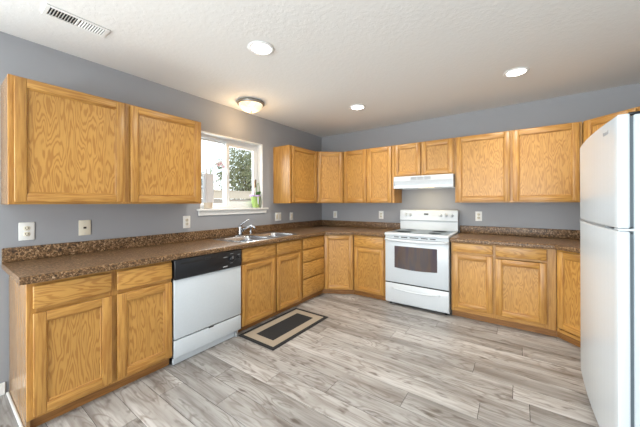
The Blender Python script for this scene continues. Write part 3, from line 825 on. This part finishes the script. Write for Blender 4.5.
gp_ = thing('flower_pot', 'lime green pot of lilac flowers on the right of the sill', 'plant', (-.012, -1.557, WZ0 + .001))
MB().lathe([(.042, 0), (.045, .004), (.064, .135), (.068, .138), (.068, .150), (.061, .150), (.058, .130), (0, .128)], (0, 0, 0), 'green', 28).build('pot', gp_)
MB().lathe([(.0575, .1285), (.04, .138), (0, .142)], (0, 0, 0), 'soil', 16).build('soil', gp_)
rr = random.Random(3)
for k in range(11):
    a = 2 * PI * k / 11; r = .046 + .016 * rr.random(); z = .152 + .018 * rr.random()
    b = MB()
    for j in range(5):
        q = 2 * PI * j / 5
        b.ball((r * math.cos(a) + .013 * math.cos(q), r * math.sin(a) - .01 + .013 * math.sin(q), z + .004 * (j % 2)), .0105, 'lilac', 1, (1, 1, .6))
    b.build('flower', gp_)
b = MB()
for k in range(16):
    a = rr.uniform(0, 2 * PI); r = rr.uniform(.0, .03)
    b.ball((r * math.cos(a), .040 + r * math.sin(a), .185 + rr.uniform(-.02, .03)), .018, 'leaf', 1, (1, .8, .7), .2, k)
b.build('foliage', gp_)
MB().tube([(.0, -.03, .135), (0, -.034, .24), (0, -.030, .36)], .004, 'ochre', 6).build('stake', gp_)
MB().tube([(0, .005, .135), (.002, .002, .25), (0, 0, .33)], .0035, 'stem', 6).build('stake', gp_)
MB().box(-.008, .008, -.014, .008, .275, .385, 'wood', .004).build('stake_ornament', gp_)
MB().tube([(0, .01, .14), (0, .01, .25), (0, .025, .33), (0, .05, .335), (0, .066, .28), (0, .066, .20)], .004, 'stem', 6).build('flower_stem', gp_)
b = MB()
b.ball((.02, -.055, .225), .018, 'petal', 1).ball((.025, -.038, .215), .016, 'petal', 1).ball((.02, -.046, .245), .015, 'petal', 1)
b.build('blossom', gp_)
MB().tube([(.064, -.020, .150), (.068, -.018, .11), (.060, -.010, .06), (.056, -.002, .045)], [.006, .009, .008, .004], 'ribbon', 6).build('ribbon', gp_)

# ------------------------------------------------------------------ outside the window
tag(MB().box(-40, -T - .01, -18, 32, -.45, -.30, 'ground').build('ground'), kind='structure')
fx = -7.0
fn = thing('board_fence', 'weathered tan board fence seen through the window', 'fence', (fx, 3.0, -.298))
b = MB(); yy = -6.0; rr = random.Random(11)
while yy < 9.5:
    b.box(-.02, .0, yy, yy + .138, .0, 1.80 + rr.uniform(-.01, .01), 'fence2', .003); yy += .143
b.build('board', fn)
MB().box(-.025, .03, -6.0, 9.5, 1.82, 2.12, 'fence', .003).box(-.05, .06, -6.0, 9.5, 2.12, 2.16, 'fence', .003).build('top_rail', fn)
MB().box(.001, .03, -6.0, 9.5, .55, .64, 'fence2', .003).build('cross_rail', fn)

def tree(label, x, y_, cz, r, n, mat, seed, zs=1.1):
    rr = random.Random(seed)
    t_ = thing('tree', label, 'tree', (x, y_, -.298))
    b = MB(); b.tube([(0, 0, 0), (.05, .02, cz * .5), (.02, .05, cz + .2)], [.14, .11, .05], 'bark', 8)
    for k in range(7):
        a = rr.uniform(0, 2 * PI); q = rr.uniform(.5, .95) * r
        b.tube([(.03, .03, cz * .55), (.4 * q * math.cos(a), .4 * q * math.sin(a), cz), (q * math.cos(a), q * math.sin(a), cz + rr.uniform(0, .8 * r))], [.05, .03, .012], 'bark', 6)
    b.build('trunk', t_)
    b = MB(); bm = b.bm; mi = b.mi(mat)
    for k in range(n):
        d = Vector((rr.gauss(0, 1), rr.gauss(0, 1), rr.gauss(0, 1))).normalized() * r * rr.random() ** .45
        c = Vector((d.x, d.y, cz + .3 + d.z * zs)); s = rr.uniform(.05, .11)
        u = Vector((rr.gauss(0, 1), rr.gauss(0, 1), rr.gauss(0, 1))).normalized(); v = u.orthogonal().normalized(); w = u.cross(v)
        vs = [bm.verts.new(c + q) for q in (v * s, w * s * .5 + u * s * .15, -v * s, -w * s * .5 + u * s * .15)]
        f = bm.faces.new(vs); f.material_index = mi
    b.build('foliage', t_)
    return t_
tree('olive green tree filling the right window pane', -9.5, 6.3, 3.0, 1.75, 5200, 'leaves', 5, 1.05)
tree('pale grey-green tree in the left window pane', -12.5, 4.75, 2.35, 1.15, 1500, 'leaves2', 8, .9)
